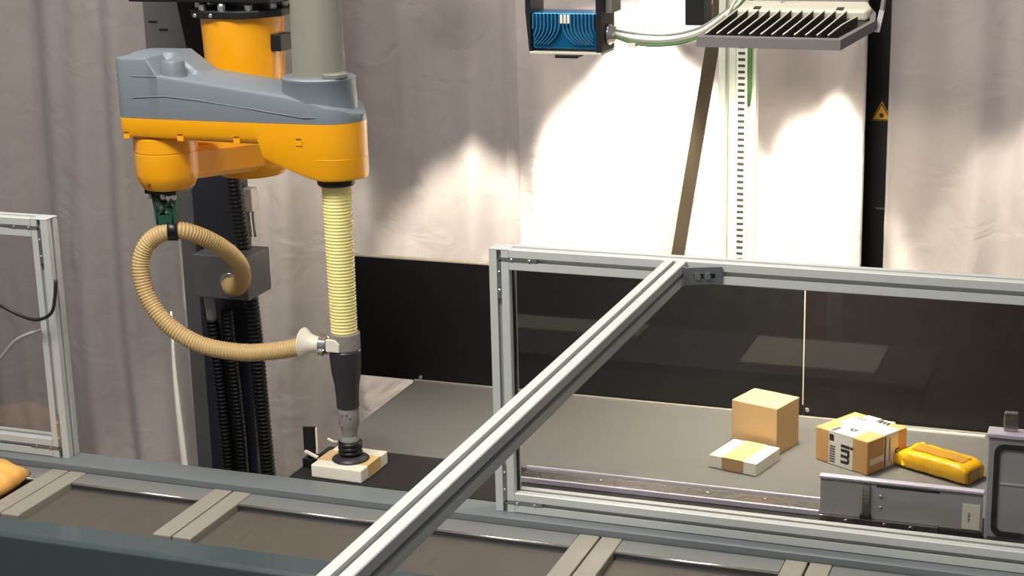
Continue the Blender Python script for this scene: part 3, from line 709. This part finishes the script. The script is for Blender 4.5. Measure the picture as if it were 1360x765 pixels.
# tan hose
HP = [(-0.516, 0.12, 0.297), (-0.588, 0.117, 0.281), (-0.671, 0.105, 0.274), (-0.771, 0.09, 0.29), (-0.849, 0.08, 0.337), (-0.898, 0.08, 0.403), (-0.911, 0.085, 0.478), (-0.887, 0.095, 0.532), (-0.83, 0.107, 0.558), (-0.792, 0.15, 0.539), (-0.769, 0.22, 0.493), (-0.773, 0.3, 0.434), (-0.806, 0.37, 0.376), (-0.849, 0.42, 0.338), (-0.884, 0.445, 0.327), (-0.9, 0.46, 0.336)]
hose = thing('vacuum_hose', 'tan ribbed vacuum hose looping from the tool to the mast box', 'hose', HP[8])
corrugated(HP, 0.0215, 0.0075, 0.0028, 16, 4).build('hose', 'hose_tan', hose)
MB().lathe([(0.0225, -0.012), (0.0245, -0.010), (0.0245, 0.010), (0.0225, 0.012)], HP[8], 24, 'X').rot(0.45, HP[8]).build('clamp_ring', 'black_rubber', hose)

# ------------------------------------------------------------------ mast behind the robot
mast = thing('robot_mast', 'dark steel mast with cable hoses standing behind the robot', 'mast', (-1.0, 0.62, FLOOR))
MB().box(-1.075, -0.93, 0.60, 0.65, FLOOR, 1.5).build('column', 'mast_paint', mast, 0.004)
MB().box(-1.125, -1.0755, 0.61, 0.66, FLOOR, 1.5).build('side_channel', 'mast_edge', mast, 0.003)
hd = MB().box(-1.15, -1.02, 0.555, 0.5995, 0.80, 1.5).build('head_plate', 'mast_edge', mast, 0.003)
for z in (0.985, 0.965): MB().box(-1.135+(0.985-z)*1.5, -1.11+(0.985-z)*1.5, 0.5535, 0.556, z, z+0.005).build('slot', 'black_metal', hd)
MB().prism([(0.58, 0.75), (0.58, 1.5), (0.29, 1.5), (0.29, 1.066), (0.50, 1.063)], 'X', -1.0195, -0.90).build('gusset', 'black_metal', mast, 0.003)
MB().box(-0.9, -0.645, 0.30, 0.60, 1.0645, 1.5).build('carrier_block', 'black_metal', mast, 0.004)
# grey box on the mast with the hose port
bxm = MB().box(-1.01, -0.852, 0.475, 0.5995, 0.285, 0.40).build('port_box', 'box_grey', mast, 0.003); plabel(bxm, 'grey metal box where the tan hose ends')
MB().lathe([(0.024, 0), (0.024, 0.02)], (HP[-1][0], 0.458, HP[-1][2]), 20, 'Y').build('port', 'bolt_steel', bxm)
MB().tube(spline([(-0.995, 0.52, 0.284), (-0.995, 0.52, 0.26), (-0.998, 0.53, 0.23), (-1.005, 0.54, 0.20)], 0.01), 0.014, 12).build('grey_pipe', 'cable_grey', mast)
def black_hose(pts, r): return corrugated(pts, r, 0.011, 0.003, 12, 4).build('corrugated_hose', 'black_rubber', mast)
black_hose([(-1.012, 0.545, 0.222), (-1.005, 0.55, 0.12), (-0.998, 0.555, -0.1), (-0.99, 0.56, -0.45)], 0.019)
black_hose([(-0.965, 0.552, 0.232), (-0.962, 0.556, 0.1), (-0.955, 0.56, -0.1), (-0.95, 0.56, -0.45)], 0.017)
black_hose([(-0.915, 0.55, 0.78), (-0.918, 0.555, 0.60), (-0.905, 0.56, 0.40), (-0.89, 0.56, 0.20), (-0.88, 0.56, -0.1), (-0.868, 0.56, -0.45)], 0.021)
cb = MB().box(-0.929, -0.898, 0.605, 0.64, 0.488, 0.55).build('connector_box', 'white_plastic', mast, 0.003)
for x in (-0.918, -0.906): MB().tube(spline([(x, 0.62, 0.489), (x+0.002, 0.618, 0.455), (x+0.006, 0.617, 0.41)], 0.01), 0.0035, 8).build('wire', 'cable_grey', cb)
tag(MB().tube(spline([(-1.515, 1.15, 0.02), (-1.52, 1.15, -0.2), (-1.51, 1.15, -0.5), (-1.50, 1.15, -0.845)], 0.03), [0.003+0.008*min(1, i/14) for i in range(len(spline([(-1.515, 1.15, 0.02), (-1.52, 1.15, -0.2), (-1.51, 1.15, -0.5), (-1.50, 1.15, -0.845)], 0.03)))], 8).build('gap_light_strip', 'cable_white'), 'thin pale strip imitating light through the curtain gap left of the mast', 'strip')  # pale tube stands in for light showing through the curtain gap

# small black sensor plate left of the picked parcel
t = thing('sensor_plate', 'small black sensor plate with a pale edge left of the picked parcel', 'sensor', (-0.515, 0.13, -0.0005))
MB().box(-0.533, -0.503, 0.13, 0.134, 0.038, 0.096).rot(0.25, (-0.517, 0.132, 0)).build('plate', 'black_panel', t, 0.001)
MB().box(-0.5028, -0.499, 0.128, 0.137, 0.030, 0.092).rot(0.25, (-0.517, 0.132, 0)).build('edge', 'white_plastic', t)
MB().box(-0.53, -0.50, 0.112, 0.15, -0.0005, 0.022).build('foot', 'black_metal', t, 0.001)
MB().bar((-0.528, 0.125, 0.036), (-0.492, 0.118, 0.026), 0.008, 0.006).build('arm', 'white_plastic', t, 0.001)
MB().box(-0.524, -0.508, 0.128, 0.138, 0.02, 0.04).build('stem', 'black_metal', t)

# ------------------------------------------------------------------ post, brace, lights above the belt
t = thing('slotted_post', 'upright aluminium post with slotted cable duct behind the belt', 'post', (0.315, 0.92, FLOOR))
MB().prism(slot_poly(0.293, 0.9425), 'Z', FLOOR, 1.35).build('extrusion', 'aluminium_post', t)
du = MB().box(0.3165, 0.3445, 0.918, 0.962, FLOOR, 1.35).build('cable_duct', 'duct_grey', t, 0.001)
for k in range(44):
    z = 0.33+k*0.0155; MB().box(0.3215, 0.3385, 0.9168, 0.9179, z, z+0.0065).build('duct_slot', 'duct_slot', du)
MB().box(0.345, 0.364, 0.93, 0.965, FLOOR, 1.35).build('side_strip', 'aluminium_post', t, 0.001)
MB().tube(spline([(0.347, 0.926, 0.76), (0.3525, 0.921, 0.79), (0.351, 0.921, 0.9), (0.352, 0.921, 1.2)], 0.05), 0.0045, 8).build('green_wire', 'cable_green', t)
tag(MB().bar((0.045, 0.985, -0.3), (0.275, 0.985, 1.12), 0.034, 0.012, up=(0, 1, 0)).build('diagonal_brace', 'brace_bronze', None, 0.001), 'slanted bronze-coloured flat bar leaning left of the slotted post', 'brace')

# LED floodlight, tilted, fins up
fd = thing('floodlight', 'large grey finned floodlight hanging above the belt', 'lamp', (0.52, 0.51, 0.98))
SL = 0.32
def on_pl(x, y, dz=0.0): return (x, y, 0.991+(y-0.435)*SL+dz)
OUT = [(0.337, 0.432), (0.655, 0.428), (0.712, 0.525), (0.708, 0.565), (0.69, 0.60), (0.405, 0.60), (0.372, 0.53)]
m = MB(); n = len(OUT); cx = sum(p[0] for p in OUT)/n; cy = sum(p[1] for p in OUT)/n
INN = [(cx+(x-cx)*0.93, cy+(y-cy)*0.90) for x, y in OUT]
m.add([on_pl(*p) for p in OUT]+[on_pl(*p, -0.022) for p in OUT]+[on_pl(*p) for p in INN]+[on_pl(*p, -0.012) for p in INN],
      [(k, (k+1) % n, n+(k+1) % n, n+k) for k in range(n)] + [(k, (k+1) % n, 2*n+(k+1) % n, 2*n+k) for k in range(n)] + [(2*n+k, 2*n+(k+1) % n, 3*n+(k+1) % n, 3*n+k) for k in range(n)])
m.build('rim', 'flood_rim', fd)
m = MB(); m.add([on_pl(*p, -0.0125) for p in INN]+[on_pl(*p, -0.0215) for p in INN], [tuple(range(n)), tuple(range(2*n-1, n-1, -1))]+[(k, (k+1) % n, n+(k+1) % n, n+k) for k in range(n)])
m.build('housing', 'flood_dark', fd)
m = MB(); m.add([on_pl(*p, -0.0225) for p in INN]+[on_pl(*p, -0.026) for p in INN], [tuple(range(n)), tuple(range(2*n-1, n-1, -1))]+[(k, (k+1) % n, n+(k+1) % n, n+k) for k in range(n)])
m.build('lamp_glass', 'lamp_face', fd)
for k in range(12):
    x0 = 0.368+k*0.0245; pts = [(x0-0.012, 0.445), (x0-0.004, 0.452), (x0+0.006, 0.47), (x0+0.016, 0.50), (x0+0.026, 0.53), (x0+0.034, 0.556)]
    if k == 11: pts = [(x0-0.012+0.012*i, 0.445+0.02*i) for i in range(5)]
    m = MB(); vs = []
    for i, (x, y) in enumerate(pts):
        hh = 0.002 if i == 0 else (0.006 if i == 1 else 0.009)
        vs += [on_pl(x-0.0013, y, -0.0124), on_pl(x+0.0013, y, -0.0124), on_pl(x+0.0013, y, hh), on_pl(x-0.0013, y, hh)]
    q = len(pts); m.add(vs, [(i*4+j, i*4+(j+1) % 4, i*4+4+(j+1) % 4, i*4+4+j) for i in range(q-1) for j in range(4)]+[(0, 1, 2, 3), tuple((q-1)*4+j for j in (3, 2, 1, 0))])
    fn = m.build('fin', 'flood_dark', fd)
    m = MB(); vs = []
    for i, (x, y) in enumerate(pts):
        hh = 0.002 if i == 0 else (0.006 if i == 1 else 0.009)
        vs += [on_pl(x-0.0016, y, hh+0.0001), on_pl(x+0.0016, y, hh+0.0001), on_pl(x+0.0016, y, hh+0.0014), on_pl(x-0.0016, y, hh+0.0014)]
    m.add(vs, [(i*4+j, i*4+(j+1) % 4, i*4+4+(j+1) % 4, i*4+4+j) for i in range(q-1) for j in range(4)]+[(0, 1, 2, 3), tuple((q-1)*4+j for j in (3, 2, 1, 0))])
    m.build('fin_edge', 'flood_beige', fn)
DB = [(0.398, 0.55), (0.69, 0.55), (0.70, 0.565), (0.685, 0.60), (0.408, 0.60)]
m = MB(); q = len(DB); m.add([on_pl(*p, -0.012) for p in DB]+[on_pl(*p, 0.012) for p in DB], [tuple(reversed(range(q))), tuple(range(q, 2*q))]+[(k, (k+1) % q, q+(k+1) % q, q+k) for k in range(q)])
db = m.build('driver_housing', 'flood_beige', fd, 0.006)
for x in (0.445, 0.63): MB().add([on_pl(x+a, 0.556+b, c) for c in (0.0105, 0.0126) for a, b in ((-0.008, -0.004), (0.008, -0.004), (0.010, 0.008), (-0.006, 0.008))], [(0,1,2,3),(4,5,6,7),(0,1,5,4),(1,2,6,5),(2,3,7,6),(3,0,4,7)]).build('screw_slot', 'duct_slot', db)
m = MB(); m.bar((0.716, 0.535, 0.995), (0.722, 0.56, 1.04), 0.012, 0.004); m.bar((0.722, 0.56, 1.04), (0.76, 0.60, 1.40), 0.012, 0.004); m.build('yoke_arm', 'flood_rim', fd)
m = MB(); m.bar((0.378, 0.54, 1.02), (0.40, 0.57, 1.07), 0.006, 0.004); m.bar((0.40, 0.57, 1.07), (0.43, 0.60, 1.40), 0.006, 0.004); m.build('yoke_arm', 'flood_beige', fd)
MB().tube([(0.494, 0.585, 1.05), (0.494, 0.585, 1.4)], 0.003, 8).build('cord', 'cable_white', fd)
lo = area_light('floodlight_beam', (0.53, 0.52, 0.975), (0.53, 0.69, 0.445), 0.26, 0.10, 8, (1, 0.92, 0.74), 112)
lo.parent = fd; lo.matrix_parent_inverse = Matrix.Translation(-fd.location)

# blue-finned camera head
bc = thing('vision_camera', 'blue finned vision camera head in a black bracket', 'camera', (0.03, 0.45, 0.96))
q0, q1, zb, zt, yf = -0.052, 0.102, 0.955, 1.036, 0.45
MB().box(q0, q1, yf, yf+0.08, zb, zt).build('body', 'blue_anodised', bc, 0.002)
NF = 17; mid = (q0+q1)/2
for k in range(NF):
    u = k/(NF-1)*2-1; x = mid+u*0.072; s = -1 if u < 0 else 1
    bend = 0.030*(1-abs(u)*0.25); pts = []
    for i in range(9):
        z = zt-0.001-(zt-zb-0.012)*i/8; tt = max(0, (i-3)/5); pts.append((x+s*bend*tt*tt, z))
    pts = [p for p in pts if q0+0.002 < p[0] < q1-0.002]
    m = MB(); vs = []
    for x_, z_ in pts: vs += [(x_-0.0011, yf, z_), (x_+0.0011, yf, z_), (x_+0.0011, yf-0.012, z_), (x_-0.0011, yf-0.012, z_)]
    q = len(pts); m.add(vs, [(i*4+j, i*4+(j+1) % 4, i*4+4+(j+1) % 4, i*4+4+j) for i in range(q-1) for j in range(4)]+[(0, 1, 2, 3), tuple((q-1)*4+j for j in (3, 2, 1, 0))])
    m.build('fin', 'blue_edge', bc)
for k in range(3): MB().box(mid-0.006+k*0.0085, mid-0.0005+k*0.0085, yf-0.0135, yf-0.0122, zt-0.022, zt-0.002).build('fin_highlight', 'white_plastic', bc)  # pale bars painted as highlights on top of the fins
MB().prism([(q0-0.006, zb-0.008), (q0-0.001, zb-0.008), (q0-0.002, 1.25), (q0-0.014, 1.25), (q0-0.014, 1.04)], 'Y', yf-0.01, yf+0.085).build('bracket_arm', 'black_metal', bc, 0.001)
MB().box(q1+0.001, q1+0.014, yf-0.012, yf+0.09, zb-0.006, 1.25).build('bracket_arm', 'black_metal', bc, 0.001)
MB().box(q1+0.0145, q1+0.03, yf+0.02, yf+0.09, 1.035, 1.25).build('bracket_side', 'grey_plastic', bc, 0.001)
MB().box(q0-0.005, q1+0.0145, yf-0.012, yf+0.085, zb-0.012, zb-0.0062).build('bracket_floor', 'flood_beige', bc, 0.001)
MB().box(mid-0.02, mid+0.035, yf-0.014, yf+0.03, zb-0.020, zb-0.0125).build('lens_port', 'black_metal', bc, 0.001)
cn = MB().lathe([(0.024, 0.0145), (0.024, 0.02), (0.019, 0.022), (0.019, 0.03), (0.012, 0.032)], (q1, yf+0.04, 0.985), 24, 'X').build('connector', 'bolt_steel', bc)

cab = thing('lamp_cables', 'pale cables strung from the blue camera to the floodlight', 'cable', (0.25, 0.5, 0.975))
for dy, dz, rr, mt in ((0, 0.004, 0.0045, 'cable_white'), (0.012, -0.004, 0.0045, 'cable_white'), (-0.004, -0.008, 0.0035, 'cable_green'), (0.02, 0.012, 0.003, 'cable_grey')):
    MB().tube(spline([(q1+0.03, yf+0.04+dy, 0.985+dz*0.5), (0.18, yf+0.045+dy, 0.972+dz), (0.25, yf+0.05+dy, 0.970+dz), (0.315, yf+0.085+dy, 0.984+dz), (0.35, yf+0.19+dy, 1.012+dz), (0.40, yf+0.24+dy, 1.07), (0.44, yf+0.26+dy, 1.20)], 0.012), rr, 8).build('cable', mt, cab)
MB().box(0.163, 0.182, yf+0.035, yf+0.052, 0.956, 0.966).build('cable_tag', 'carton_white', cab, 0.001)

sp = thing('black_spotlight', 'black box lamp hanging between the blue camera and the floodlight', 'lamp', (0.28, 0.62, 1.0))
MB().box(0.268, 0.312, 0.60, 0.68, 0.995, 1.30).build('housing', 'black_metal', sp, 0.002)
MB().box(0.27, 0.31, 0.6805, 0.684, 1.0, 1.04).build('lens', 'lamp_face', sp)
ld = bpy.data.lights.new('spot_beam', 'SPOT'); ld.energy = 28; ld.color = (1, 0.97, 0.92); ld.spot_size = math.radians(44); ld.spot_blend = 0.5; ld.shadow_soft_size = 0.01
so = bpy.data.objects.new('spot_beam', ld); COL.objects.link(so); so.location = (0.24, 0.72, 1.02)
so.rotation_euler = (Vector((0.02, 1.25, 0.928))-Vector(so.location)).to_track_quat('-Z', 'Y').to_euler(); so.scale = (1, 0.34, 1)
so.parent = sp; so.matrix_parent_inverse = Matrix.Translation(-sp.location)

# downlights mounted close to the curtain, just above the picture
def downlight(x, y, z, power, cone, tilt, label):
    o = thing('downlight', label, 'lamp', (x, y, z), 'downlights washing the curtains')
    MB().lathe([(0.045, 0.0), (0.048, 0.004), (0.048, 0.10), (0.03, 0.12), (0.006, 0.122), (0.006, 0.5)], (x, y, z+0.004), 24).build('can', 'flood_rim', o)
    MB().lathe([(0.042, 0.0), (0.042, 0.003)], (x, y, z), 24).build('lens', 'lamp_face', o)
    ld = bpy.data.lights.new('downlight_beam', 'SPOT'); ld.energy = power; ld.color = (1, 0.93, 0.77); ld.spot_size = math.radians(cone); ld.spot_blend = 0.45; ld.shadow_soft_size = 0.03
    so = bpy.data.objects.new('downlight_beam', ld); COL.objects.link(so); so.parent = o; so.location = (0, 0, -0.004); so.rotation_euler = (math.radians(tilt), 0, 0)
downlight(0.00, 0.885, 1.13, 330, 60, 24, 'downlight near the curtain above the diagonal brace')
downlight(0.48, 0.97, 1.09, 150, 40, 14, 'downlight near the curtain behind the floodlight')
downlight(-0.57, 0.97, 1.09, 140, 40, 17, 'downlight near the curtain right of the robot')
downlight(-1.15, 0.88, 1.20, 70, 58, 10, 'added fill downlight brightening the lower curtain behind the robot mast')  # added fill, lifts the dim lower curtain
downlight(0.98, 0.95, 1.12, 45, 44, 14, 'downlight near the right-hand curtain')

# workbench in front of the machine, seen only as a faint reflection in the pane
t = thing('workbench', 'pale workbench standing in front of the sorter', 'table', (0.1, -1.62, FLOOR))
MB().box(-0.75, 0.75, -1.78, -1.40, -0.14, -0.11).build('top', 'box_grey', t, 0.003)
MB().box(0.2, 0.6, -1.73, -1.46, -0.1095, -0.10).build('board', 'carton_white', t, 0.001)
MB().box(-0.62, -0.16, -1.76, -1.62, -0.1095, -0.10).build('board', 'flood_beige', t, 0.001)
for x in (-0.7, 0.7):
    for y in (-1.74, -1.44): MB().box(x-0.02, x+0.02, y-0.02, y+0.02, FLOOR, -0.14).build('leg', 'aluminium', t, 0.002)
